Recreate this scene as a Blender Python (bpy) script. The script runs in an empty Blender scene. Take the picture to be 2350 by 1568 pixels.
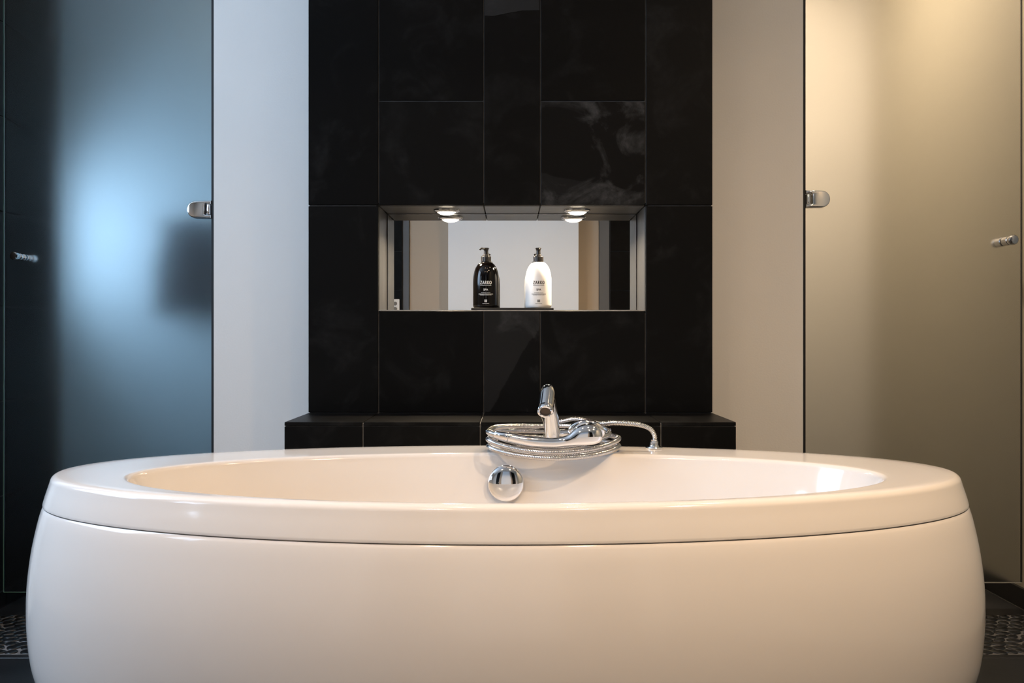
import bpy, bmesh, math, random
from mathutils import Vector, Matrix
C = bpy.context.scene.collection
PI = math.pi

# ---------------------------------------------------------------- camera, sky, lights, exposure
CAMZ = 0.86
F = 2240.0                      # focal length in pixels of the 2350x1568 frame
cam_d = bpy.data.cameras.new('camera'); cam = bpy.data.objects.new('camera', cam_d); C.objects.link(cam)
cam.location = (0, 0, CAMZ); cam.rotation_euler = (PI/2, 0, 0)
cam_d.sensor_width = 36; cam_d.lens = 36*F/2350; cam_d.shift_y = -14/2350
cam_d.clip_start = 0.02
bpy.context.scene.camera = cam
sc = bpy.context.scene
sc.view_settings.view_transform = 'Standard'; sc.view_settings.look = 'None'
sc.view_settings.gamma = 1; sc.view_settings.exposure = 0.10; sc.view_settings.use_curve_mapping = False
sc.cycles.max_bounces = 12; sc.cycles.transmission_bounces = 8; sc.cycles.glossy_bounces = 6
sc.cycles.caustics_refractive = False; sc.cycles.caustics_reflective = False
sc.cycles.sample_clamp_indirect = 6.0

w = bpy.data.worlds.new('overcast_sky'); sc.world = w; w.use_nodes = True
bg = w.node_tree.nodes['Background']; bg.inputs[0].default_value = (0.57, 0.75, 1.0, 1); bg.inputs[1].default_value = 12.0

def area(name, loc, rot, sx, sy, power, col, shape='RECTANGLE', spread=PI, portal=False):
    d = bpy.data.lights.new(name, 'AREA'); d.shape = shape; d.size = sx
    if shape in ('RECTANGLE', 'ELLIPSE'): d.size_y = sy
    d.energy = power; d.color = col; d.spread = spread
    if portal: d.cycles.is_portal = True
    o = bpy.data.objects.new(name, d); o.location = loc; o.rotation_euler = rot; C.objects.link(o)
    return o
WARM = (1.0, 0.70, 0.44)
# openings of the two windows (portals only guide the sampling of the sky)
WY0, WY1, WZ0, WZ1 = 1.05, 2.36, 1.12, 2.64
area('portal_room_window', (-2.62, (WY0+WY1)/2, (WZ0+WZ1)/2), (0, -PI/2, 0), WZ1-WZ0, WY1-WY0, 1, (1,1,1), portal=True)
SY0, SY1, SZ0, SZ1 = 3.62, 4.26, 1.03, 1.60
RY0, RY1, RZ0, RZ1 = 0.1, 0.62, 1.35, 2.05
area('portal_rear_window', (-2.62, (RY0+RY1)/2, (RZ0+RZ1)/2), (0, -PI/2, 0), RZ1-RZ0, RY1-RY0, 1, (1,1,1), portal=True)
area('portal_shower_window', (-2.10, (SY0+SY1)/2, (SZ0+SZ1)/2), (0, -PI/2, 0), SZ1-SZ0, SY1-SY0, 1, (1,1,1), portal=True)

# ---------------------------------------------------------------- helpers
def P(px, py, Y):               # a point at depth Y seen at a place of the photograph
    return Vector(((px-1175)/F*Y, Y, CAMZ-(py-770)/F*Y))

def obj(name, me, mat=None, parent=None, loc=None, rot=None):
    if isinstance(me, bmesh.types.BMesh):
        bm = me; me = bpy.data.meshes.new(name); bm.to_mesh(me); bm.free()
    o = bpy.data.objects.new(name, me); C.objects.link(o)
    if mat and not me.materials: me.materials.append(mat)
    if parent: o.parent = parent
    if loc is not None: o.location = loc
    if rot is not None: o.rotation_euler = rot
    return o
def empty(name, loc=(0,0,0)):
    o = bpy.data.objects.new(name, None); o.location = loc; o.empty_display_size = .05; C.objects.link(o); return o
def tag(o, label=None, cat=None, group=None, kind=None):
    if label: o['label'] = label
    if cat: o['category'] = cat
    if group: o['group'] = group
    if kind: o['kind'] = kind
    return o
def shade(me, angle=35):
    for p in me.polygons: p.use_smooth = True
    try: me.set_sharp_from_angle(angle=math.radians(angle))
    except Exception: pass

def box_bm(x0, x1, y0, y1, z0, z1, bevel=0, seg=1, bm=None):
    b = bmesh.new()
    bmesh.ops.create_cube(b, size=1)
    bmesh.ops.scale(b, vec=(x1-x0, y1-y0, z1-z0), verts=b.verts)
    bmesh.ops.translate(b, vec=((x0+x1)/2, (y0+y1)/2, (z0+z1)/2), verts=b.verts)
    if bevel: bmesh.ops.bevel(b, geom=b.edges[:], offset=bevel, segments=seg, affect='EDGES', profile=.5)
    if bm is not None:
        me = bpy.data.meshes.new('t'); b.to_mesh(me); b.free(); bm.from_mesh(me); bpy.data.meshes.remove(me); return bm
    return b
def lathe_me(name, prof, n=48, axis='Z', smooth=35):
    """prof: (r, h) list, closed at the axis when r == 0"""
    vs, fs, rings = [], [], []
    for r, h in prof:
        if r < 1e-6:
            rings.append([len(vs)]); vs.append((0, 0, h))
        else:
            rings.append(list(range(len(vs), len(vs)+n)))
            for i in range(n):
                a = 2*PI*i/n; vs.append((r*math.cos(a), r*math.sin(a), h))
    for A, B in zip(rings, rings[1:]):
        for i in range(n):
            j = (i+1) % n
            if len(A) == 1 and len(B) == 1: continue
            if len(A) == 1: fs.append((A[0], B[j], B[i]))
            elif len(B) == 1: fs.append((A[i], A[j], B[0]))
            else: fs.append((A[i], A[j], B[j], B[i]))
    if axis == 'Y': vs = [(x, -h, y) for x, y, h in vs]      # axis points to -Y, towards the viewer
    if axis == 'X': vs = [(h, x, y) for x, y, h in vs]
    me = bpy.data.meshes.new(name); me.from_pydata(vs, [], fs)
    b = bmesh.new(); b.from_mesh(me); bmesh.ops.recalc_face_normals(b, faces=b.faces); b.to_mesh(me); b.free()
    shade(me, smooth); return me
def catmull(pts, step):
    out = []
    n = len(pts)
    for i in range(n-1):
        p0 = pts[max(i-1, 0)]; p1 = pts[i]; p2 = pts[i+1]; p3 = pts[min(i+2, n-1)]
        k = max(2, int((p2-p1).length/step))
        for j in range(k):
            t = j/k
            out.append(.5*((2*p1)+(-p0+p2)*t+(2*p0-5*p1+4*p2-p3)*t*t+(-p0+3*p1-3*p2+p3)*t**3))
    out.append(pts[-1].copy()); return out
def resample(pts, step):
    d = [0]
    for a, b in zip(pts, pts[1:]): d.append(d[-1]+(b-a).length)
    L = d[-1]; n = int(L/step); out = []; j = 0
    for i in range(n+1):
        s = L*i/n
        while j < len(d)-2 and d[j+1] < s: j += 1
        t = (s-d[j])/max(d[j+1]-d[j], 1e-9); out.append(pts[j].lerp(pts[j+1], min(t, 1)))
    return out
def sweep_me(name, path, radii, n=16, smooth=60, flat=None, cap=True):
    """tube along path; radii one number or (ru, rv) per point; flat = fixed 'up' vector of the section"""
    vs, fs = [], []
    N = len(path); up = Vector((0, 0, 1)) if flat is None else flat
    prev = None
    for i, p in enumerate(path):
        t = (path[min(i+1, N-1)]-path[max(i-1, 0)]).normalized()
        if flat is not None or prev is None:
            u = up - t*up.dot(t)
            if u.length < 1e-3: u = Vector((1, 0, 0)) - t*t.x
            u.normalize()
        else:
            u = prev - t*prev.dot(t); u.normalize()
        prev = u; v = t.cross(u)
        r = radii[i]; ru, rv = (r if isinstance(r, tuple) else (r, r))
        for k in range(n):
            a = 2*PI*k/n; vs.append(p+u*ru*math.cos(a)+v*rv*math.sin(a))
    for i in range(N-1):
        for k in range(n):
            l = (k+1) % n
            fs.append((i*n+k, i*n+l, (i+1)*n+l, (i+1)*n+k))
    if cap:
        fs.append(tuple(range(n))[::-1]); fs.append(tuple((N-1)*n+k for k in range(n)))
    me = bpy.data.meshes.new(name); me.from_pydata(vs, [], fs)
    b = bmesh.new(); b.from_mesh(me); bmesh.ops.recalc_face_normals(b, faces=b.faces); b.to_mesh(me); b.free()
    shade(me, smooth); return me

# ---------------------------------------------------------------- materials
def mat(name, col=(.8,.8,.8), rough=.5, metal=0, **kw):
    m = bpy.data.materials.new(name); m.use_nodes = True
    b = m.node_tree.nodes['Principled BSDF']
    b.inputs['Base Color'].default_value = (*col, 1); b.inputs['Roughness'].default_value = rough; b.inputs['Metallic'].default_value = metal
    for k, v in kw.items(): b.inputs[k.replace('_', ' ')].default_value = v
    return m
def nd(m, t, **kw):
    n = m.node_tree.nodes.new(t)
    for k, v in kw.items(): setattr(n, k, v)
    return n
def lk(m, a, b): m.node_tree.links.new(a, b)
def noisy(m, scale=8, amt=.06, bump=0, bscale=60, rvar=0, coord='Object'):
    """fine colour and relief variation on a principled material"""
    b = m.node_tree.nodes['Principled BSDF']; tc = nd(m, 'ShaderNodeTexCoord')
    n = nd(m, 'ShaderNodeTexNoise'); n.inputs['Scale'].default_value = scale; n.inputs['Detail'].default_value = 5
    lk(m, tc.outputs[coord], n.inputs['Vector'])
    c = b.inputs['Base Color'].default_value[:3]
    r = nd(m, 'ShaderNodeValToRGB'); r.color_ramp.elements[0].position = .3; r.color_ramp.elements[1].position = .7
    r.color_ramp.elements[0].color = (*[x*(1-amt) for x in c], 1); r.color_ramp.elements[1].color = (*[min(1, x*(1+amt)) for x in c], 1)
    lk(m, n.outputs['Fac'], r.inputs['Fac']); lk(m, r.outputs['Color'], b.inputs['Base Color'])
    if rvar:
        mr = nd(m, 'ShaderNodeMapRange'); r0 = b.inputs['Roughness'].default_value
        mr.inputs['To Min'].default_value = r0-rvar; mr.inputs['To Max'].default_value = r0+rvar
        lk(m, n.outputs['Fac'], mr.inputs['Value']); lk(m, mr.outputs['Result'], b.inputs['Roughness'])
    if bump:
        n2 = nd(m, 'ShaderNodeTexNoise'); n2.inputs['Scale'].default_value = bscale; n2.inputs['Detail'].default_value = 6
        lk(m, tc.outputs[coord], n2.inputs['Vector'])
        bu = nd(m, 'ShaderNodeBump'); bu.inputs['Strength'].default_value = bump; bu.inputs['Distance'].default_value = .002
        lk(m, n2.outputs['Fac'], bu.inputs['Height']); lk(m, bu.outputs['Normal'], b.inputs['Normal'])
    return m
WHITE = noisy(mat('white_wall_paint', (.80, .79, .76), .6), 2, .02, .15, 180)
CREAM = noisy(mat('cream_wall_paint', (.36, .335, .265), .6), 2, .02, .15, 180)
BEIGE = noisy(mat('beige_wall_paint', (.46, .38, .29), .6), 2, .02, .1, 180)
CEIL = noisy(mat('ceiling_paint', (.82, .81, .79), .7), 2, .02)
GROUT = noisy(mat('dark_grout', (.055, .055, .055), .85), 40, .3)
GROUTL = noisy(mat('pale_grout', (.15, .15, .15), .8), 40, .25, .4, 200)
FLOORT = noisy(mat('black_floor_tile', (.009, .010, .0115), .40), 6, .35, .12, 90, .08)
BASEB = mat('black_baseboard', (.006, .006, .006), .4)
PEB = noisy(mat('black_pebble', (.006, .007, .008), .32), 30, .4, .1, 120)
ACRYL = mat('glossy_white_acrylic', (.80, .765, .73), .09)
SEAM = mat('tub_seam_shadow_gap', (.25, .22, .2), .6)
CHROME = noisy(mat('polished_chrome', (.86, .86, .87), .045, 1.0), 20, .02)
HOSEM = noisy(mat('hose_steel', (.60, .59, .58), .14, 1.0), 20, .03)
CHROME2 = noisy(mat('satin_chrome', (.55, .55, .56), .16, 1.0), 20, .03)
DARKMET = mat('dark_metal', (.03, .028, .025), .35, .6)
MIRROR = mat('mirror_silver', (.90, .91, .90), .0, 1.0)
BLACKP = noisy(mat('black_plastic', (.012, .010, .009), .3), 20, .1)
BLACKS = noisy(mat('black_stone_tray', (.003, .003, .003), .5), 20, .2)
AMBER = mat('dark_brown_bottle', (.0015, .001, .001), .07, Specular_IOR_Level=.35)
MILK = mat('white_bottle', (.86, .84, .81), .32)
PRINTW = mat('white_print', (.75, .75, .73), .5); PRINTB = mat('black_print', (.03, .025, .02), .5)
GAPBLK = mat('black_gap_strip', (.004, .005, .007), .6)
SOCK = mat('white_socket_plastic', (.85, .82, .76), .35)

def emis(name, col, s):
    m = bpy.data.materials.new(name); m.use_nodes = True; nt = m.node_tree
    for n in list(nt.nodes):
        if n.type == 'BSDF_PRINCIPLED': nt.nodes.remove(n)
    e = nt.nodes.new('ShaderNodeEmission'); e.inputs[0].default_value = (*col, 1); e.inputs[1].default_value = s
    nt.links.new(e.outputs[0], nt.nodes['Material Output'].inputs[0]); return m
LENS = emis('niche_lamp_lens_glow', (1, .86, .66), 14)
BULB = emis('ceiling_lamp_glow', (1, .70, .42), 30)

def frosted(name, tint, rough):
    m = mat(name, tint, rough, Transmission_Weight=1.0, IOR=1.38)
    noisy_s = nd(m, 'ShaderNodeTexNoise'); noisy_s.inputs['Scale'].default_value = 3
    return m
FROST = frosted('frosted_glass', (.93, .96, .965), .25)
GEDGE_P = mat('pale_glass_edge', (.55, .55, .50), .2)
GEDGE_D = mat('dark_glass_edge', (.02, .022, .018), .3)
GEDGE = mat('polished_glass_edge', (.16, .34, .28), .12, Transmission_Weight=.3)

def slate(name, base=.0018, clouds=0.0, line=None, streak=0.0, rough=.42):
    """dark slate; clouds = pale cleft patches, sheen put into the colour; line=(a,b,c): the side a*x+b*z>c is a paler layer of the stone"""
    m = mat(name, (base, base, base), rough); b = m.node_tree.nodes['Principled BSDF']
    b.inputs['Specular IOR Level'].default_value = .11
    tc = nd(m, 'ShaderNodeTexCoord'); oi = nd(m, 'ShaderNodeObjectInfo')
    add = nd(m, 'ShaderNodeVectorMath', operation='ADD'); sca = nd(m, 'ShaderNodeVectorMath', operation='SCALE')
    comb = nd(m, 'ShaderNodeCombineXYZ')
    lk(m, oi.outputs['Random'], comb.inputs[0]); lk(m, oi.outputs['Random'], comb.inputs[2])
    lk(m, comb.outputs[0], sca.inputs[0]); sca.inputs['Scale'].default_value = 37
    lk(m, tc.outputs['Object'], add.inputs[0]); lk(m, sca.outputs[0], add.inputs[1])
    n1 = nd(m, 'ShaderNodeTexNoise'); n1.inputs['Scale'].default_value = 7; n1.inputs['Detail'].default_value = 8; n1.inputs['Roughness'].default_value = .62; n1.inputs['Distortion'].default_value = .8
    lk(m, add.outputs[0], n1.inputs['Vector'])
    n2 = nd(m, 'ShaderNodeTexNoise'); n2.inputs['Scale'].default_value = 85; n2.inputs['Detail'].default_value = 6
    lk(m, add.outputs[0], n2.inputs['Vector'])
    rp = nd(m, 'ShaderNodeMapRange'); rp.inputs['From Min'].default_value = .52; rp.inputs['From Max'].default_value = .66
    rp.inputs['To Min'].default_value = 0; rp.inputs['To Max'].default_value = .010+clouds  # sheen of the clefts painted as paler colour
    lk(m, n1.outputs['Fac'], rp.inputs['Value'])
    mu = nd(m, 'ShaderNodeMath', operation='MULTIPLY'); lk(m, rp.outputs[0], mu.inputs[0]); lk(m, n2.outputs['Fac'], mu.inputs[1])
    rb = nd(m, 'ShaderNodeMapRange'); rb.inputs['To Min'].default_value = base*.7; rb.inputs['To Max'].default_value = base*1.5
    lk(m, oi.outputs['Random'], rb.inputs['Value'])
    s = nd(m, 'ShaderNodeMath', operation='ADD'); lk(m, mu.outputs[0], s.inputs[0]); lk(m, rb.outputs[0], s.inputs[1])
    out = s.outputs[0]
    if line:
        dp = nd(m, 'ShaderNodeVectorMath', operation='DOT_PRODUCT'); dp.inputs[1].default_value = (line[0], 0, line[1])
        wob = nd(m, 'ShaderNodeMath', operation='MULTIPLY'); wob.inputs[1].default_value = .05; lk(m, n1.outputs['Fac'], wob.inputs[0])
        lk(m, tc.outputs['Object'], dp.inputs[0])
        ad = nd(m, 'ShaderNodeMath', operation='ADD'); lk(m, dp.outputs['Value'], ad.inputs[0]); lk(m, wob.outputs[0], ad.inputs[1])
        mr = nd(m, 'ShaderNodeMapRange'); mr.inputs['From Min'].default_value = line[2]+.025; mr.inputs['From Max'].default_value = line[2]+.027
        mr.inputs['To Max'].default_value = line[3]
        lk(m, ad.outputs[0], mr.inputs['Value'])
        s2 = nd(m, 'ShaderNodeMath', operation='ADD'); lk(m, out, s2.inputs[0]); lk(m, mr.outputs[0], s2.inputs[1]); out = s2.outputs[0]
    lk(m, out, b.inputs['Base Color'])
    bu = nd(m, 'ShaderNodeBump'); bu.inputs['Strength'].default_value = .25; bu.inputs['Distance'].default_value = .003
    ah = nd(m, 'ShaderNodeMath', operation='ADD'); lk(m, n1.outputs['Fac'], ah.inputs[0])
    m3 = nd(m, 'ShaderNodeMath', operation='MULTIPLY'); m3.inputs[1].default_value = .3; lk(m, n2.outputs['Fac'], m3.inputs[0]); lk(m, m3.outputs[0], ah.inputs[1])
    lk(m, ah.outputs[0], bu.inputs['Height']); lk(m, bu.outputs['Normal'], b.inputs['Normal'])
    return m
SLATE = slate('black_slate')
SLATE_CLOUD = slate('cloudy_black_slate', .0035, .055, (-.20, -1, .085, .0055))
SLATE_WEDGE = slate('layered_black_slate', .004, .02, (-.9, .5, -.02, .0085))
SLATE_TOP = slate('split_black_slate', .008, .004, (-.2, 1, .012, .010))
SLATE_LIT = slate('lamplit_satin_slate', .06, .05, rough=.3)  # same slate made paler: lamp light on the niche lining put into colour
EDGEM = noisy(mat('lit_niche_edge', (.35, .33, .30), .4), 60, .2)  # pale strip: lamplight on the niche floor's front edge put into colour

_cache = {}
def tile(parent, x0, x1, y0, y1, z0, z1, m, name='tile', bev=.0012):
    """a slab that is one object; alike slabs share their mesh"""
    key = (round(x1-x0, 4), round(y1-y0, 4), round(z1-z0, 4), m.name)
    if key not in _cache:
        a, b, c = (x1-x0)/2, (y1-y0)/2, (z1-z0)/2
        bm = box_bm(-a, a, -b, b, -c, c, bev); me = bpy.data.meshes.new(name); bm.to_mesh(me); bm.free(); me.materials.append(m); _cache[key] = me
    return obj(name, _cache[key], None, parent, ((x0+x1)/2, (y0+y1)/2, (z0+z1)/2))
def struct(name, boxes, m, label=None):
    bm = bmesh.new()
    for b in boxes: box_bm(*b, bm=bm)
    o = obj(name, bm, m); o['kind'] = 'structure'
    if label: o['label'] = label
    return o

# ---------------------------------------------------------------- the room
H = 2.70
YB = 4.40            # back walls of the two compartments
YP = 3.05            # face of the piers beside the column
XL, XR = -1.612, 1.617
PXL, PXR = (490.5-1175)/F*YP, (1843-1175)/F*YP
floor = struct('floor', [(-2.75, 1.75, -1.75, YB+.15, -.10, -.004)], GROUT, 'black tiled floor with a band of black pebbles')
ceiling = struct('ceiling', [(-2.75, 1.75, -1.75, YB+.15, H, H+.1)], CEIL, 'white ceiling above the bathroom')
# floor tiles 0.6 m, interrupted by the pebble band
SB0, SB1 = 2.63, 3.00
def rows(a, b, s):
    r = []; y = a
    while y < b-.01: r.append((y, min(y+s, b))); y += s
    return r
G = .0015
for (ya, yb) in rows(-1.6, SB0, .6)+rows(SB1, YB, .6):
    for (xa, xb) in rows(-2.6, XR, .6):
        if ya > 2.9 and xa < XL-.01 and ya < 3.4:
            if xb <= XL: continue
            xa = XL
        tile(floor, xa+G, xb-G, ya+G, yb-G, -.008, 0.0, FLOORT)
# pebbles set in pale grout (parts of the floor)
bed = obj('pebble_bed', box_bm(-1.68, XR, SB0+.001, SB1-.001, -.006, -.0005), GROUTL, floor)
random.seed(5)
def pebble_me(sd):
    r = random.Random(sd); n = 12; vs = []; fs = []
    ph = [r.uniform(0, 6.28) for _ in range(3)]
    def rad(a): return 1+.10*math.sin(2*a+ph[0])+.07*math.sin(3*a+ph[1])+.04*math.sin(5*a+ph[2])
    for s, z in ((1.0, -.004), (1.0, .0008), (.88, .0026)):
        for i in range(n):
            a = 2*PI*i/n; vs.append((s*rad(a)*.0202*math.cos(a), s*rad(a)*.0160*math.sin(a), z))
    vs.append((0, 0, .0032))
    for k in range(2):
        for i in range(n): fs.append((k*n+i, k*n+(i+1) % n, (k+1)*n+(i+1) % n, (k+1)*n+i))
    for i in range(n): fs.append((2*n+i, 2*n+(i+1) % n, 3*n))
    me = bpy.data.meshes.new('pebble'); me.from_pydata(vs, [], fs); shade(me, 60); me.materials.append(PEB); return me
PM = [pebble_me(i) for i in range(9)]
def pebble_spots(xa, xb):
    out = []; ry = 0; y = SB0+.020
    while y < SB1-.014:
        x = xa+.018+(.019 if ry % 2 else 0)
        while x < xb-.015:
            out.append((x+random.uniform(-.004, .004), min(max(y+random.uniform(-.004, .004), SB0+.018), SB1-.018), random.uniform(-.7, .7), random.uniform(.86, 1.10)))
            x += .0375
        y += .0335; ry += 1
    return out
for side in (-1, 1):                                    # the ends of the band in view: each pebble a part of the floor
    for x, y, a, q in pebble_spots(1.15, 1.60):
        p = obj('pebble', random.choice(PM), None, floor, (side*x, y, 0.0), (0, 0, a)); p.scale = (q, q, 1)
vs, fs = [], []                                          # the rest of the band, hidden behind the bathtub
for x, y, a, q in pebble_spots(-1.15, 1.15)+pebble_spots(-1.68, -1.60):
    me = random.choice(PM); b0 = len(vs); ca, sa = math.cos(a)*q, math.sin(a)*q
    vs += [(x+v.co.x*ca-v.co.y*sa, y+v.co.x*sa+v.co.y*ca, v.co.z) for v in me.vertices]
    fs += [[b0+i for i in p.vertices] for p in me.polygons]
me = bpy.data.meshes.new('pebble_field'); me.from_pydata(vs, [], fs); shade(me, 60)
tag(obj('pebble_field', me, PEB, floor), kind='stuff')

# right wall, one cream plane along bath and compartment
wr = struct('wall_right', [(XR, XR+.12, -1.6, YB, 0, H)], CREAM, 'cream painted right wall behind the frosted door')
bb = struct('baseboard_right', [(XR-.012, XR, -1.6, YB, 0, .062)], BASEB, 'black baseboard along the right wall')
# back walls of the compartments
struct('wall_back', [(PXR, XR+.12, YB, YB+.12, 0, H), ],
       noisy(mat('compartment_back_wall', (.80, .78, .74), .6), 2, .02), 'pale back wall seen blurred through the right frosted door')
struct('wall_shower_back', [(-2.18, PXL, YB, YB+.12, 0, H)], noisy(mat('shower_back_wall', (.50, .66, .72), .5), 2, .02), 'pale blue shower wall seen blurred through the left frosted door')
# the pier block behind the column
struct('wall_pier', [(PXL, PXR, YP, YB+.12, 0, H)], WHITE, 'plain painted wall on both sides of the black tiled column')
# left side wall, black tiles, from the room corner to the end of the tiled part
wl = struct('wall_left', [(XL-.14, XL-.004, 2.72, 3.50, 0, H)], GROUT, 'black tiled wall at the far left beside the shower door')
for k, z in enumerate([-.55+.3*i for i in range(0, 11)]):
    z0, z1 = max(z+.302, 0)-.0, min(z+.602, H)
    if z1-z0 < .02: continue
    for (ya, yb) in ((2.72, 3.11), (3.11, 3.50)):
        tile(wl, XL-.006, XL, ya+G, yb-G, z0+G, z1-G, SLATE); tile(wl, XL-.14, XL-.001, 2.713, 2.7205, z0+G, z1-G, SLATE)
# walls of the left bay with the big window; the return wall; the shower bay wall with its window
struct('wall_far_left', [(-2.74, -2.60, -1.6, RY0, 0, H), (-2.74, -2.60, RY0, RY1, 0, RZ0), (-2.74, -2.60, RY0, RY1, RZ1, H), (-2.74, -2.60, RY1, WY0, 0, H), (-2.74, -2.60, WY1, 2.86, 0, H), (-2.74, -2.60, WY0, WY1, 0, WZ0), (-2.74, -2.60, WY0, WY1, WZ1, H)], WHITE)
struct('wall_return', [(-2.60, XL-.14, 2.72, 2.86, 0, H), (-2.18, XL-.14, 3.38, 3.50, 0, H)], WHITE)
SHW = noisy(mat('dark_shower_plaster', (.06, .07, .08), .5), 5, .15)
struct('wall_shower_side', [(-2.18, -2.06, 3.50, SY0, 0, H), (-2.18, -2.06, SY1, YB, 0, H), (-2.18, -2.06, SY0, SY1, 0, SZ0), (-2.18, -2.06, SY0, SY1, SZ1, H)], SHW)
# window frames
def window(name, x, y0, y1, z0, z1, ny, nz, t=.045):
    e = empty(name, (x, (y0+y1)/2, z0)); e['kind'] = 'structure'
    bm = bmesh.new()
    cy = (y0+y1)/2
    for (a, b, c, d) in ((y0, y0+t, z0, z1), (y1-t, y1, z0, z1), (y0, y1, z0, z0+t), (y0, y1, z1-t, z1)):
        box_bm(-.03, .03, a-cy, b-cy, c-z0, d-z0, .003, bm=bm)
    obj('window_frame', bm, SOCK, e)
    for i in range(1, ny):
        yy = y0+(y1-y0)*i/ny-cy; obj('mullion', box_bm(-.02, .02, yy-.02, yy+.02, t, z1-z0-t, .003), SOCK, e)
    for i in range(1, nz):
        zz = (z1-z0)*i/nz; obj('transom', box_bm(-.02, .02, y0-cy+t, y1-cy-t, zz-.015, zz+.015, .003), SOCK, e)
window('window_1', -2.67, WY0, WY1, WZ0, WZ1, 2, 1)
window('window_3', -2.67, RY0, RY1, RZ0, RZ1, 2, 3)
window('window_2', -2.12, SY0, SY1, SZ0, SZ1, 1, 1, .03)

# rear wall (seen only in the niche mirror): white pier, beige recesses, black tiled flanks
YR = -1.50
struct('wall_rear', [(-2.6, XR, YR-.12, YR, 0, H)], WHITE)
struct('wall_rear_pier', [(-.48, .50, YR, YR+.14, 0, H)], noisy(mat('cool_white_paint', (.80, .86, .92), .6), 2, .02))
struct('wall_rear_recess', [(-.78, -.485, YR, YR+.03, 0, H), (.505, .66, YR, YR+.03, 0, H)], BEIGE)
struct('trim_1', [(.665, .74, YR, YR+.05, 0, H), (-.83, -.785, YR, YR+.05, 0, H)], mat('grey_trim', (.12, .125, .13), .3))
rt = struct('wall_rear_tiles', [(.745, 1.25, YR, YR+.06, 0, H), (-1.35, -.835, YR, YR+.06, 0, H)], GROUT)
for z0 in [.3*i for i in range(9)]:
    for (xa, xb) in ((.745, 1.25), (-1.35, -.835)):
        tile(rt, xa+G, xb-G, YR+.058, YR+.066, z0+G, z0+.3-G, SLATE)
so = empty('wall_socket', (-.886, YR+.066, 1.05))
tag(so, 'white wall socket on black tiles, reflected in the left end of the mirror', 'socket')
obj('plate', box_bm(-.032, .032, 0, .009, -.02, .085, .003, 2), SOCK, so)
for z in (.012, .052): obj('outlet', lathe_me('outlet', [(0, .004), (.012, .004), (.013, .006), (.014, .0)], 20), mat('socket_dark', (.2, .18, .15), .5), so, (0, .009, z), (-PI/2, 0, 0))

# ---------------------------------------------------------------- the tiled column with the niche
YC = 2.80
XC = [-.584, -.3825, -.0813, .0813, .3825, .575]
RZ = {232: 1.5325, 472: 1.2325, 713: .93125, 948: .6375}
NX0, NX1, NZ0, NZ1, YM = -.3825, .3825, .93125, 1.2325, 2.99
gc = .0035
col = struct('wall_column', [(XC[0]+gc, NX0-.008, YC+gc, YP, 0, H), (NX1+.008, XC[5]-gc, YC+gc, YP, 0, H),
             (NX0-.008, NX1+.008, YC+gc, YP, 0, NZ0-.008), (NX0-.008, NX1+.008, YC+gc, YP, NZ1+.008, H),
             (NX0-.008, NX1+.008, YM+.006, YP, NZ0-.008, NZ1+.008)], GROUT, 'black slate tiled column with a mirrored niche')
TT = .012
def ct(i, z0, z1, m=SLATE):
    a, b = XC[i], XC[i+1]
    tile(col, a+(G if i else 0), b-(G if i < 4 else 0), YC, YC+TT, z0+G, z1-G, m)
for i in (0, 4):
    for z0, z1 in ((.0375, .6375), (.6375, 1.2325), (1.2325, 1.8325), (1.8325, 2.4325), (2.4325, H)): ct(i, z0, z1)
for i in (1, 3):
    for z0, z1 in ((.0375, .3375), (.3375, .6375), (.6375, .93125), (1.2325, 1.5325), (1.5325, 1.8325), (1.8325, 2.1325), (2.1325, 2.4325), (2.4325, H)):
        ct(i, z0, z1, SLATE_CLOUD if (i == 3 and z0 == 1.2325) else SLATE)
ct(2, .0375, .6375); ct(2, .6375, .93125, SLATE_WEDGE); ct(2, 1.2325, 1.8325, SLATE_TOP if False else SLATE)
ct(2, 1.8325, 2.4325); ct(2, 2.4325, H)
# pale split corner layer of the narrow tile above the niche: a thin flake of stone left proud on its top
bm = bmesh.new()
vs = [(.0813-.003, 1.8325-.003), (-.0813+.003, 1.8325-.003), (-.0813+.003, 1.7775), (-.05, 1.777), (-.005, 1.786), (.03, 1.792), (.0813-.003, 1.793)]
fr = [bm.verts.new((x, YC-.0012, z)) for x, z in vs]; bk = [bm.verts.new((x*1.0, YC+.002, z-.001)) for x, z in vs]
bm.faces.new(fr); 
for k in range(len(vs)): bm.faces.new((fr[k], bk[k], bk[(k+1) % len(vs)], fr[(k+1) % len(vs)]))
bmesh.ops.recalc_face_normals(bm, faces=bm.faces)
obj('stone_flake', bm, slate('pale_slate_layer', .014, .006), col)
for xs0, xs1 in ((XC[0], XC[0]+.004), (XC[5]-.004, XC[5])):          # the narrow flanks of the column
    for z0, z1 in ((.6375, 1.2325), (1.2325, 1.8325), (1.8325, 2.4325), (2.4325, H)):
        tile(col, xs0, xs1, YC+TT+G, YP-.001, z0+G, z1-G, SLATE)
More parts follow.
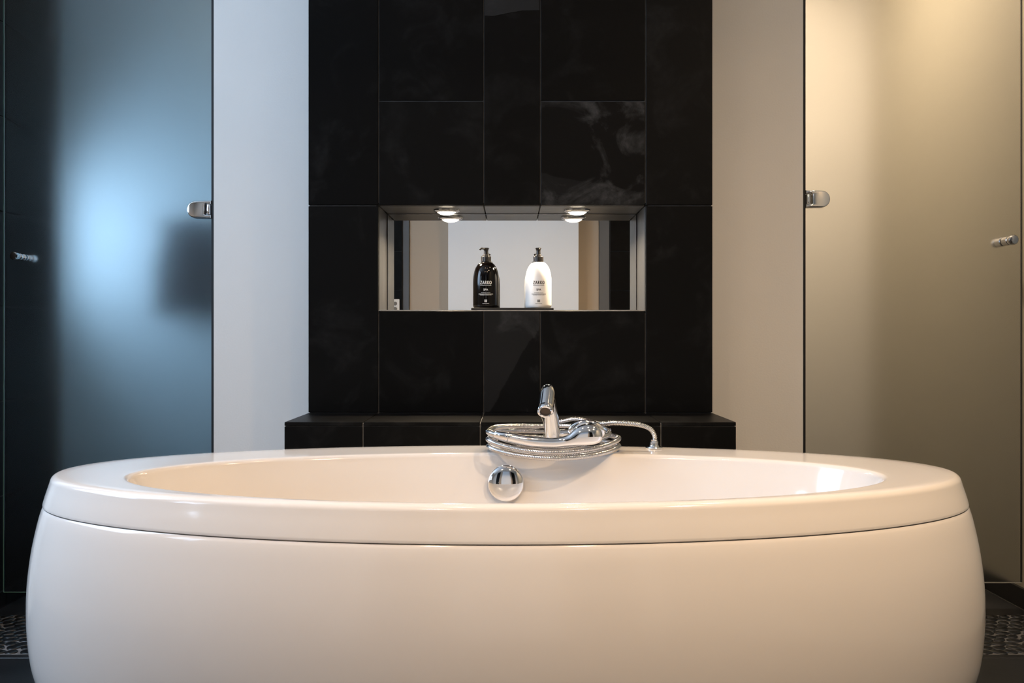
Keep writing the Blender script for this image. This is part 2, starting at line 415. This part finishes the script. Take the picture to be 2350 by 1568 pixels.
# niche lining
tile(col, NX0-.008, NX0, YC+TT+.001, YM, NZ0, NZ1, SLATE_LIT)
tile(col, NX1, NX1+.008, YC+TT+.001, YM, NZ0, NZ1, SLATE_LIT)
for a, b in ((NX0, -.0813), (-.0813, .0813), (.0813, NX1)):
    tile(col, a+.001, b-.001, YC+TT+.001, YM, NZ1, NZ1+.008, SLATE_LIT)
tile(col, NX0+.001, NX1-.001, YC+TT+.001, YM, NZ0-.008, NZ0, SLATE_LIT)
obj('niche_edge', box_bm(NX0, NX1, YC-.0008, YC+.006, NZ0-.0002, NZ0+.0016), EDGEM, col)
mr = obj('niche_mirror', box_bm(NX0+.002, NX1-.002, YM, YM+.005, NZ0+.001, NZ1-.001), MIRROR)
tag(mr, 'wide rectangular mirror lining the back of the lit wall niche', 'mirror')
e = obj('mirror_edge', box_bm(NX0+.002, NX1-.002, YM-.0012, YM, NZ1-.0022, NZ1-.001), CHROME2, mr)
for sx in (NX0+.002, NX1-.0035): obj('mirror_edge', box_bm(sx, sx+.0015, YM-.0012, YM, NZ0+.001, NZ1-.001), CHROME2, mr)

# ledge in front of the column
LZ, LY = .6375, 2.505
led = empty('tiled_ledge', ((XC[0]+XC[5])/2, (LY+YC)/2, 0)); off = -led.location
tag(led, 'low black slate ledge at the foot of the column behind the bathtub', 'ledge')
def lobj(o): o.location = Vector(o.location)+off; return o
lobj(obj('core', box_bm(XC[0]+.004, XC[5]-.004, LY+.004, YC-.001, 0, LZ-.004), GROUTL, led))
for i in range(5):
    a, b = XC[i], XC[i+1]; ga, gb = (G if i else 0), (G if i < 4 else 0)
    lobj(tile(led, a+ga, b-gb, LY, YC-.002, LZ-.010, LZ, SLATE))
    lobj(tile(led, a+ga, b-gb, LY, LY+.010, .34, LZ-.0115, SLATE))
    lobj(tile(led, a+ga, b-gb, LY, LY+.010, .04, .337, SLATE))
for xs0, xs1 in ((XC[0], XC[0]+.006), (XC[5]-.006, XC[5])):
    lobj(tile(led, xs0, xs1, LY+.0115, YC-.002, .04, LZ-.0115, SLATE))

# niche downlights
for k, px in enumerate((1025, 1325)):
    x = (px-1175)/F*2.90
    d = empty('recessed_downlight', (x, 2.898, NZ1))
    tag(d, ('left' if k == 0 else 'right')+' small round chrome downlight in the top of the niche', 'downlight', 'niche downlights')
    obj('trim_ring', lathe_me('trim_ring', [(.027, -.004), (.028, -.0080), (.033, -.0070), (.0385, -.004), (.0395, 0.0), (.027, 0.0), (.027, -.004)], 48), CHROME2, d)
    obj('lens', lathe_me('lens', [(0, -.0150), (.012, -.0143), (.020, -.0120), (.025, -.0085), (.027, -.0060)], 40), LENS, d)
    la = area('lamp', (0, 0, -.0175), (0, 0, 0), .050, .050, 4.6, (1, .80, .56), 'DISK', 2.6); la.parent = d

# tray and bottles
TZ = NZ0+.009
tr = obj('soap_tray', box_bm((1082-1175)/F*2.86, (1270-1175)/F*2.86, 2.838, 2.935, NZ0, TZ, .0015, 2), BLACKS)
tag(tr, 'thin black tray under the two pump bottles in the niche', 'tray')
def text_me(body, size, depth=0.0):
    cu = bpy.data.curves.new('t', 'FONT'); cu.body = body; cu.size = size; cu.align_x = 'CENTER'; cu.align_y = 'CENTER'; cu.resolution_u = 3
    o = bpy.data.objects.new('t', cu); C.objects.link(o)
    me = bpy.data.meshes.new_from_object(o); bpy.data.objects.remove(o); bpy.data.curves.remove(cu)
    return me
def lettering(bottle, R, ink):
    allv, allf = [], []
    def put(me, z, sx=1.0, off=0):
        base = len(allv)
        for v in me.vertices: allv.append((v.co.x*sx+off, v.co.y+z))
        for p in me.polygons: allf.append([base+i for i in p.vertices])
    def bar(w, h, z):
        n = 14; base = len(allv)
        for i in range(n+1):
            x = -w/2+w*i/n; allv.append((x, z-h/2)); allv.append((x, z+h/2))
        for i in range(n): allf.append([base+2*i, base+2*i+2, base+2*i+3, base+2*i+1])
    bold = lambda s, z, size, sx: [put(text_me(s, size), z, sx, o) for o in (-.0003, 0, .0003)]
    for k, ch in enumerate('ZARKO'):
        for o in (-.0004, 0, .0004): put(text_me(ch, .0145), .0735, .62, -.0140+k*.0070+o)
    bar(.0335, .0009, .0655)
    bold('SPA', .0530, .0085, 1.0)
    for s, z, wd in (('MOISTURISING BODY WASH FOR ALL', .0445, .028), ('WITH OLIVE OIL AND NATURAL EXTRACTS OF HERBS', .0405, .044), ('FOR NORMAL TO DRY SKIN - 500 ML', .0375, .034)):
        me = text_me(s, .0034); wx = max(v.co.x for v in me.vertices)-min(v.co.x for v in me.vertices); put(me, z, wd/wx)
    bar(.043, .0008, .0404)
    # little square emblem: a frame with three bars
    for z in (.0235, .0215, .0195, .0175): bar(.0070-.0010*((z*1000) % 2 > 1), .0013, z)
    base = len(allv)
    for x in (-.0037, .0027):
        b0 = len(allv); allv.extend([(x, .0165), (x+.001, .0165), (x+.001, .0245), (x, .0245)]); allf.append([b0, b0+1, b0+2, b0+3])
    me = text_me('MADE IN GREECE', .0026); put(me, .0128, 1.0); bar(.019, .0004, .0128)
    vs = [(R*math.sin(x/R), -R*math.cos(x/R), z) for x, z in allv]
    me = bpy.data.meshes.new('lettering'); me.from_pydata(vs, [], allf)
    obj('lettering', me, ink, bottle)
def bottle(px, bodym, ink, ang, label):
    YBt = 2.885; R = .0387
    b = empty('pump_bottle', ((px-1175)/F*YBt, YBt, TZ)); tag(b, label, 'bottle')
    prof = [(0, .0), (.030, 0), (.0362, .0015), (.0383, .005), (R, .010), (R, .076)]
    for i in range(1, 15):
        t = i/14; prof.append((R+(.0115-R)*(1-math.cos(t*PI/2))**1.05, .076+.060*math.sin(t*PI/2)**.98))
    prof += [(.0115, .1375), (.0115, .140)]
    obj('body', lathe_me('body', prof, 64), bodym, b)
    # ribbed screw collar
    n = 48; vs = []; fs = []
    for j, (r, z) in enumerate(((.0148, .1375), (.0150, .139), (.0150, .1515), (.0140, .1535))):
        for i in range(n):
            a = 2*PI*i/n; rr = r*(1-(.025 if i % 2 and j in (1, 2) else 0)); vs.append((rr*math.cos(a), rr*math.sin(a), z))
    for j in range(3):
        for i in range(n): fs.append((j*n+i, j*n+(i+1) % n, (j+1)*n+(i+1) % n, (j+1)*n+i))
    fs.append(tuple(3*n+i for i in range(n))); fs.append(tuple(i for i in range(n))[::-1])
    me = bpy.data.meshes.new('collar'); me.from_pydata(vs, [], fs); obj('collar', me, BLACKP, b)
    obj('stem', lathe_me('stem', [(.0105, .1535), (.0105, .1555), (.0095, .158), (.0068, .1585), (.0062, .1725), (.0064, .1725)], 32), BLACKP, b)
    hd = obj('pump_head', lathe_me('pump_head', [(0, .1700), (.0068, .1700), (.0072, .1730), (.0088, .1758), (.0090, .1772), (.0070, .1785), (0, .1790)], 32), BLACKP, b)
    d = Vector((math.sin(ang), -math.cos(ang), 0))
    pts = [Vector((0, 0, .1745))+d*.004, Vector((0, 0, .1755))+d*.012, Vector((0, 0, .1750))+d*.020, Vector((0, 0, .1715))+d*.0255]
    p = catmull(pts, .002)
    obj('nozzle', sweep_me('nozzle', p, [(.0030-.0008*i/len(p), .0042-.0016*i/len(p)) for i in range(len(p))], 12, flat=Vector((0, 0, 1))), BLACKP, hd)
    lettering(b, R+.0003, ink)
bottle(1115.5, AMBER, PRINTW, -.75, 'dark brown pump bottle with white lettering at the left of the tray')
bottle(1235.5, MILK, PRINTB, .05, 'white pump bottle with black lettering at the right of the tray')

# ---------------------------------------------------------------- frosted doors
GY = 3.075
def glass_door(name, xa, xb, z0, hinge_side, hz, kx, kz, label, knob):
    """xa<xb; hinge_side -1: hinge at xa, +1: at xb"""
    e = empty(name, ((xa+xb)/2, GY, z0)); e['kind'] = 'structure'; e['label'] = label
    o = -Vector(e.location)
    def L(ob): ob.location = Vector(ob.location)+o; return ob
    L(obj('glass_panel', box_bm(xa, xb, GY, GY+.010, z0, 2.45), FROST, e))
    t = .0012
    bm = box_bm(xa, xb, GY-.0004, GY+.0104, z0-t*1.6, z0)
    free = xb if hinge_side < 0 else xa
    L(obj('glass_edge', bm, GEDGE if hinge_side > 0 else GEDGE_P, e))
    L(obj('glass_edge', box_bm(free-t*1.0, free+t*1.0, GY-.0004, GY+.0104, z0, 2.45), GEDGE if hinge_side > 0 else GEDGE_D, e))
    hx = xa if hinge_side < 0 else xb
    s = 1 if hinge_side < 0 else -1                     # plate runs from the pier onto the glass
    # hinge plate: D-shaped, with a notch at the wall side where the barrel sits
    h = .0275; Lp = .076; out = []
    out += [(0, -h), (Lp-h*.95, -h*.96)]
    for i in range(1, 16):
        a = -PI/2+PI*i/16; out.append((Lp-h*.95+h*.95*math.cos(a), h*.96*math.sin(a)))
    out += [(Lp-h*.95, h*.96), (0, h)]
    notch = [(0, .017), (.016, .017), (.021, .014), (.021, -.014), (.016, -.017), (0, -.017)]
    for ysgn, nm in ((-1, 'hinge'), (1, 'hinge')):
        bm = bmesh.new(); loop = out+notch
        yg = GY if ysgn < 0 else GY+.010
        f = [bm.verts.new((hx+s*x, yg+ysgn*.011, hz+z)) for x, z in loop]
        k = [bm.verts.new((hx+s*x*1.0, yg, hz+z)) for x, z in loop]
        bm.faces.new(f); bm.faces.new(k[::-1]); n = len(loop)
        for i in range(n): bm.faces.new((f[i], k[i], k[(i+1) % n], f[(i+1) % n]))
        bmesh.ops.recalc_face_normals(bm, faces=bm.faces)
        eds = [ed for ed in bm.edges if all(abs(v.co.y-(yg+ysgn*.011)) < 1e-6 for v in ed.verts)]
        bmesh.ops.bevel(bm, geom=eds, offset=.0042, segments=4, affect='EDGES', profile=.5)
        for fc in bm.faces: fc.smooth = True
        hg = L(obj(nm, bm, CHROME, e)); hg.data.set_sharp_from_angle(angle=math.radians(30))
        hb = L(obj('hinge_barrel', lathe_me('hinge_barrel', [(0, -.0155), (.0058, -.0155), (.0065, -.0145), (.0065, .0145), (.0058, .0155), (0, .0155)], 24), CHROME, hg, (hx+s*.0085, yg+ysgn*.004, hz)))
        hb.location -= hg.location
        lf = obj('hinge_leaf', box_bm(-.012, .004, -.002, .002, -.0135, .0135, .0008), DARKMET, hg, hb.location+Vector((s*.004, -ysgn*.002, 0)))
    L(obj('dark_gap_strip', box_bm(min(hx, hx-s*.0065), max(hx, hx-s*.0065), GY-.004, GY+.014, z0, 2.45), GAPBLK, e))  # black strip added for the dark gap between glass and pier
    for ysgn in (-1, 1):
        rot = (0, 0, 0) if ysgn < 0 else (0, 0, PI)
        yy = GY if ysgn < 0 else GY+.010
        L(obj('door_knob', lathe_me('door_knob', knob, 36, 'Y', 30), CHROME if hinge_side > 0 else CHROME2, e, (kx, yy, kz), rot))
    return e
def pz(py, Y): return CAMZ-(py-770)/F*Y
knobL = [(0, 0), (.0105, 0), (.0105, .006), (.0075, .009), (.0075, .016), (.0105, .019), (.0105, .028), (.008, .031), (.008, .037), (.0115, .041), (.0122, .050), (.0122, .060), (.010, .0635), (0, .0645)]
knobR = [(0, 0), (.0135, 0), (.0152, .002), (.0152, .034), (.0140, .0355), (.0140, .037), (.0152, .0385), (.0157, .048), (.0150, .054), (.0115, .0590), (.006, .061), (0, .0615)]
xl0 = (8-1175)/F*GY; xl1 = (486-1175)/F*GY
glass_door('door_1', xl0, xl1, pz(1359, GY), +1, pz(481.5, GY), (31-1175)/F*(GY-.06), pz(587, GY-.06), 'left frosted glass shower door glowing blue', knobL)
xr0 = (1845-1175)/F*GY; xr1 = (2345-1175)/F*GY
glass_door('door_2', xr0+.004, xr1, pz(1337, GY), -1, pz(457.5, GY), (2327-1175)/F*(GY-.055), pz(550, GY-.055), 'right frosted glass door with warm light behind', knobR)
# dark towel hanging on the back wall of the shower, seen only as a soft dark patch through the glass
tw = empty('bath_towel', (-1.41, 4.36, 1.35)); tag(tw, 'dark towel hanging behind the left frosted door, a soft dark patch near its hinge', 'towel')
TOWEL = noisy(mat('dark_blue_towel', (.012, .022, .035), .9), 60, .2, .5, 300)
nx, nz = 28, 14; vs = []; fs = []
for lay in (0, 1):
    for j in range(nz+1):
        for i in range(nx+1):
            u = i/nx; v = j/nz; wdt = .12+.05*min(1, v*2.2)
            vs.append(((u-.5)*2*wdt, -.03-.018*math.sin(u*5*2*PI)*min(1, v*2+.2)-.02*lay*(0 if v else 1)-(.012 if lay else 0), .02-.42*v-.01*math.cos(u*6)))
M0 = (nx+1)*(nz+1)
for lay in (0, 1):
    for j in range(nz):
        for i in range(nx): fs.append(tuple(lay*M0+q for q in (j*(nx+1)+i, j*(nx+1)+i+1, (j+1)*(nx+1)+i+1, (j+1)*(nx+1)+i)))
me = bpy.data.meshes.new('cloth'); me.from_pydata(vs, [], fs); shade(me, 80); obj('cloth', me, TOWEL, tw)
obj('towel_bar', lathe_me('towel_bar', [(0, -.19), (.007, -.19), (.007, .19), (0, .19)], 20, 'X'), CHROME2, tw, (0, -.036, .014))
for sx in (-.17, .17): obj('bracket', box_bm(sx-.008, sx+.008, -.036, .039, .006, .022, .002), CHROME2, tw)

# ---------------------------------------------------------------- bathtub
TX, TYo, TYi = -.012, 1.959, 1.890
AO, BO, AI, BI = .887, .42, .718, .325
TH = .5934
N = 192
def ell(a, b, cy, z, off=0.0):
    return [Vector((TX+(a+off)*math.cos(2*PI*i/N), cy+(b+off)*math.sin(2*PI*i/N), z)) for i in range(N)]
def loft(name, rings, cap_end=None, cap_start=None, m=None, parent=None, sub=0):
    vs = [v for r in rings for v in r]; fs = []
    for k in range(len(rings)-1):
        for i in range(N):
            j = (i+1) % N; fs.append((k*N+i, k*N+j, (k+1)*N+j, (k+1)*N+i))
    if cap_end: fs.append(tuple((len(rings)-1)*N+i for i in range(N)))
    if cap_start: fs.append(tuple(range(N))[::-1])
    me = bpy.data.meshes.new(name); me.from_pydata(vs, [], fs)
    b = bmesh.new(); b.from_mesh(me); bmesh.ops.recalc_face_normals(b, faces=b.faces); b.to_mesh(me); b.free()
    shade(me, 50); return obj(name, me, m, parent)
tub = empty('bathtub', (0, 0, 0)); tag(tub, 'large glossy white oval freestanding bathtub', 'bathtub')
SZ = .5335           # seam height
def smooth_prof(pts, k=10):
    v = catmull([Vector((a, b, 0)) for a, b in pts], .006); return [(p.x, p.y) for p in v]
skirt = smooth_prof([(.0170, SZ-.0020), (.0202, SZ-.0040), (.028, .504), (.039, .451), (.0458, .398), (.0485, .345), (.047, .292), (.041, .238), (.031, .199), (.008, .12), (-.03, .03), (-.045, .008)])
sk = loft('skirt', [ell(AO, BO, TYo, SZ-.0020, .006)]+[ell(AO, BO, TYo, z, o) for o, z in skirt]+[ell(AO, BO, TYo, .0, -.05)], cap_end=True, m=ACRYL, parent=tub)
rings = [ell(AO, BO, TYo, SZ-.02, .002), ell(AO, BO, TYo, SZ-.001, .002), ell(AO, BO, TYo, SZ-.0005, .0175), ell(AO, BO, TYo, SZ+.001, .0195), ell(AO, BO, TYo, SZ+.004, .0195)]
for o, z in smooth_prof([(.0190, SZ+.006), (.0150, SZ+.020), (.0085, TH-.020)]): rings.append(ell(AO, BO, TYo, z, o))
rr = .0135
for i in range(1, 9):
    a = i/8*PI/2*.93; rings.append(ell(AO, BO, TYo, TH-rr+rr*math.sin(a)-.0008, .0065-rr+rr*math.cos(a)-.001*i/8))
oo = ell(AO, BO, TYo, TH, -.010); ii = ell(AI, BI, TYi, TH-.0008, .0115)
for t in (.15, .35, .55, .75, .9):
    rings.append([a.lerp(b, t)+Vector((0, 0, -.0012*0)) for a, b in zip(oo, ii)])
rings.append(ii)
r2 = .012
for i in range(1, 9):
    a = i/8*PI/2*.9; rings.append(ell(AI, BI, TYi, TH-.0008-r2+r2*math.cos(a), .0115-r2*math.sin(a)))
inner = smooth_prof([(-.003, TH-.018), (-.018, TH-.06), (-.035, TH-.12), (-.065, TH-.22), (-.095, TH-.30), (-.14, TH-.36), (-.20, TH-.392), (-.26, TH-.40)])
for o, z in inner: rings.append(ell(AI, BI, TYi, z, o))
ba = loft('basin', rings, cap_end=True, m=ACRYL, parent=tub)
# overflow turn-knob on the inner back wall
tt = .066; nrm = Vector((0, -1, .38)).normalized()
kn = obj('overflow_knob', lathe_me('overflow_knob', [(.030, -.004), (.030, .004), (.0385, .006), (.0402, .0085), (.0400, .0105), (.037, .0135), (.028, .0165), (.014, .0182), (0, .0187)], 64, 'Z', 50), CHROME, tub)
kn.location = P(1161, 1111, 2.185)+Vector((0, .004, .001)); kn.rotation_euler = (math.radians(82), 0, 0)

# ---------------------------------------------------------------- deck faucet
DZ = TH+.0002
fb = P(1269, 0, 2.30); fa = empty('bath_faucet', (fb.x, 2.30, DZ)); tag(fa, 'chrome deck faucet with angled spout on the back rim of the bathtub', 'faucet')
fo = -Vector(fa.location)
def FL(o, par=fa): o.location = Vector(o.location)+fo; return o
FL(obj('base_ring', lathe_me('base_ring', [(0, 0), (.0245, 0), (.0245, .003), (.0225, .0055), (0, .0055)], 40), CHROME, fa, fa.location.copy()))
B = P(1257, 899, 2.240); O = P(1252, 941.5, 2.200)
post = catmull([Vector((fb.x, 2.30, DZ+.003)), Vector((fb.x-.001, 2.30, DZ+.03)), P(1266, 975, 2.292), P(1264, 950, 2.276), P(1260, 925, 2.257), B+Vector((0, .004, -.004))], .006)
FL(obj('post', sweep_me('post', post, [.0195-.004*i/len(post) for i in range(len(post))], 40), CHROME, fa))
ax = (O-B).normalized()
sp = [B-ax*.016, B-ax*.0145, B-ax*.010, B-ax*.003, B+ax*.008]+[B.lerp(O, t) for t in (.2, .4, .6, .8, .93)]+[O]
sr = [.001, .0085, .0140, .0168, .0178, .0178, .0178, .0178, .0178, .0178, .0178]
spout = FL(obj('spout', sweep_me('spout', sp, sr, 40, cap=True), CHROME, fa))
# outlet ring and aerator: a lathe turned along a steeper, downward axis
def along(me, name, m, par, loc, axis):
    q = Vector((0, 0, 1)).rotation_difference(axis); o = obj(name, me, m, par); o.rotation_euler = q.to_euler(); o.location = loc+fo; return o
axo = (ax+Vector((0, -.1, 0))).normalized()
og = along(lathe_me('outlet_ring', [(0, .0), (.0120, 0), (.0128, .004), (.0150, .0055), (.0180, .0045), (.0190, .001), (.0188, -.004), (.0178, -.012), (.010, -.016)], 40), 'outlet_ring', CHROME, fa, O+axo*.002, axo)
ae = along(lathe_me('aerator', [(0, .0005), (.006, .0010), (.0118, .0006)], 32), 'aerator', mat('aerator_mesh', (.10, .075, .055), .4, .5), fa, O+axo*.002, axo)
# side lever stub to the right of the post
lv = [Vector((fb.x+.012, 2.300, .6285)), P(1330, 993, 2.30), P(1384, 994, 2.295), P(1398, 994, 2.293), P(1404, 993, 2.292)]
lv = catmull(lv, .006); nl = len(lv)
FL(obj('side_lever', sweep_me('side_lever', lv, [(.0082 if i < nl-6 else .0088+.0018*((i-nl+6)/5)) for i in range(nl)], 28), CHROME, fa))

# ---------------------------------------------------------------- coiled shower hose (thing) and hand shower (thing)
HX, HY, HA, HB = .0965, 2.262, .1500, .1120
keys = {60: (.657, 1.03, 1.0), 120: (.632, 1.0, 1.0), 180: (.6035, 1.0, 1.0), 270: (.5895, 1.0, 1.02), 360: (.6045, 1.0, 1.0), 450: (.612, 1.0, 1.0), 540: (.6200, 1.01, 1.0),
        630: (.6018, 1.0, 1.02), 720: (.6225, 1.0, 1.0), 810: (.626, .99, .99), 900: (.6355, .99, .99), 990: (.6142, .955, .97), 1060: (.632, .86, .95), 1110: (.643, .82, .93), 1170: (.640, .88, .95), 1230: (.643, .95, .9), 1262: (.6425, .955, .9)}
ks = sorted(keys)
def kv(th):
    for a, b in zip(ks, ks[1:]):
        if a <= th <= b:
            t = (th-a)/(b-a); t = t*t*(3-2*t); return [keys[a][i]*(1-t)+keys[b][i]*t for i in range(3)]
pts = [Vector((.3345, 2.30, TH+.014)), P(1502, 1000, 2.300), P(1488, 982, 2.302), P(1455, 973.5, 2.306), P(1410, 971, 2.315), P(1375, 972.5, 2.33)]
pts = pts[:]
th = 66
while th <= 1262:
    z, fa_, fb_ = kv(th); a = math.radians(th)
    pts.append(Vector((HX+HA*fa_*math.cos(a), HY+HB*fb_*math.sin(a), z))); th += 12
pts += [P(1121, 991, 2.215), P(1127, 994, 2.180), P(1140, 998.5, 2.160)]
path = resample(catmull(pts, .003), .00095)
HR = .0061
rad = [HR*(1.03 if (i % 4) in (0, 1) else .87) for i in range(len(path))]
hose = obj('shower_hose', sweep_me('shower_hose', path, rad, 12, 75), HOSEM)
tag(hose, 'ribbed chrome shower hose coiled around the faucet base', 'hose')
hose.location = (0, 0, 0)
fl = obj('hose_outlet', lathe_me('hose_outlet', [(0, 0), (.0195, 0), (.0200, .002), (.0185, .0045), (.0125, .0055), (.0105, .009), (.0105, .015), (.0085, .0175), (.0085, .021), (0, .021)], 36), CHROME, None, (.3345, 2.30, DZ))
tag(fl, 'round chrome hose outlet in the bathtub rim right of the faucet', 'outlet')
# hand shower: loft of flattened sections, handle sweeping up into the head
hy = 2.152
sec = [(1166, 1003.5, 10.5, .0105), (1171, 1004, 11.3, .0115), (1190, 1008, 11.5, .0115), (1220, 1013.5, 11.8, .0115), (1250, 1016, 12, .0115), (1275, 1016.5, 12, .0115), (1293, 1014, 12.6, .0120),
       (1304, 1011, 14.5, .0130), (1314, 1006, 18.5, .0140), (1325, 1001.5, 22, .0150), (1338, 998.5, 24.5, .0155), (1352, 997.5, 24.8, .0155), (1364, 998.0, 22.5, .0145), (1373, 999, 18.5, .0125), (1379, 1000, 13, .009), (1382.5, 1000.5, 6, .004)]
cp = [P(a, b, hy) for a, b, c, d in sec]
hs = empty('hand_shower', cp[4]); tag(hs, 'chrome hand shower lying on the coiled hose in front of the faucet', 'hand shower')
ho = -Vector(hs.location)
cpp = []; rdd = []
for i in range(len(sec)-1):
    for t in (0, .25, .5, .75):
        p0, p1, p2, p3 = (sec[max(i-1, 0)], sec[i], sec[i+1], sec[min(i+2, len(sec)-1)])
        q = [.5*((2*p1[k])+(-p0[k]+p2[k])*t+(2*p0[k]-5*p1[k]+4*p2[k]-p3[k])*t*t+(-p0[k]+3*p1[k]-3*p2[k]+p3[k])*t**3) for k in range(4)]
        cpp.append(P(q[0], q[1], hy)); rdd.append((max(q[2], 1)/F*hy, max(q[3], .001)))
up = Vector((0, .22, 1)).normalized()
def uprt_sweep(name, path, radii, n=40):
    vs, fs = [], []
    for p, (ru, rv) in zip(path, radii):
        u = up; v = Vector((0, 1, -.22)).normalized()
        for k in range(n):
            a = 2*PI*k/n; vs.append(p+u*ru*math.cos(a)+v*rv*math.sin(a))
    for i in range(len(path)-1):
        for k in range(n):
            l = (k+1) % n; fs.append((i*n+k, i*n+l, (i+1)*n+l, (i+1)*n+k))
    fs.append(tuple(range(n))[::-1]); fs.append(tuple((len(path)-1)*n+k for k in range(n)))
    me = bpy.data.meshes.new(name); me.from_pydata(vs, [], fs)
    b = bmesh.new(); b.from_mesh(me); bmesh.ops.recalc_face_normals(b, faces=b.faces); b.to_mesh(me); b.free(); shade(me, 50); return me
o = obj('handle_and_head', uprt_sweep('handle_and_head', cpp, rdd), CHROME, hs); o.location = ho
# spray plate: dark rimmed disc behind the head, seen above its edge
me = lathe_me('spray_plate', [(0, 0), (.030, 0), (.037, .001), (.0405, .004), (.0405, .013), (.038, .016), (0, .017)], 48)
o = obj('spray_plate', me, CHROME, hs); o.scale = (1, .66, 1)
o.location = P(1346, 993, 2.168)+ho; o.rotation_euler = (math.radians(-82), 0, 0)
# conical hose nut
pn = [P(1137, 997.0, 2.163), P(1142, 998.2, 2.160), P(1152, 1000.3, 2.156), P(1164.5, 1003, 2.152), P(1166, 1003.4, 2.152)]
o = obj('hose_nut', sweep_me('hose_nut', pn, [.0066, .0076, .0084, .0096, .0092], 32), CHROME, hs); o.location = ho

# ---------------------------------------------------------------- lamps in the ceiling
k = 0
LABS = iter(['warm round ceiling downlight over the left of the foreground', 'warm round ceiling downlight over the middle of the foreground', 'warm round ceiling downlight near the right wall before the bathtub',
    'warm round ceiling downlight above the left half of the bathtub', 'warm round ceiling downlight above the right half of the bathtub', 'warm round ceiling downlight above the right end of the bathtub'])
def ceiling_lamp(x, y, power, spread=2.4, lab=None, r=.05, col=WARM):
    global k
    k += 1
    d = empty('ceiling_downlight', (x, y, H)); tag(d, lab or 'round warm downlight recessed in the ceiling above the bath room', 'downlight', 'ceiling downlights')
    obj('trim_ring', lathe_me('trim_ring', [(r-.01, -.003), (r, -.006), (r+.008, -.004), (r+.01, 0)], 32), CHROME2, d)
    obj('lens', lathe_me('lens', [(0, -.0045), (r-.01, -.003)], 24), BULB, d)
    la = area('lamp', (0, 0, -.012), (0, 0, 0), r*1.6, r*1.6, power, col, 'DISK', spread); la.parent = d
for x, y, pw in ((-.55, .15, 14.5), (.55, .15, 16), (1.15, .9, 19), (-.25, 1.45, 2), (.35, 1.45, 2), (1.1, 2.1, 4)):
    ceiling_lamp(x, y, pw, lab=next(LABS))
ceiling_lamp(1.04, 3.60, 23, 2.8, 'round warm downlight behind the right frosted door', col=(1, .77, .55))
ceiling_lamp(-1.10, 3.9, .5, 2.4, 'round warm downlight behind the left frosted door')
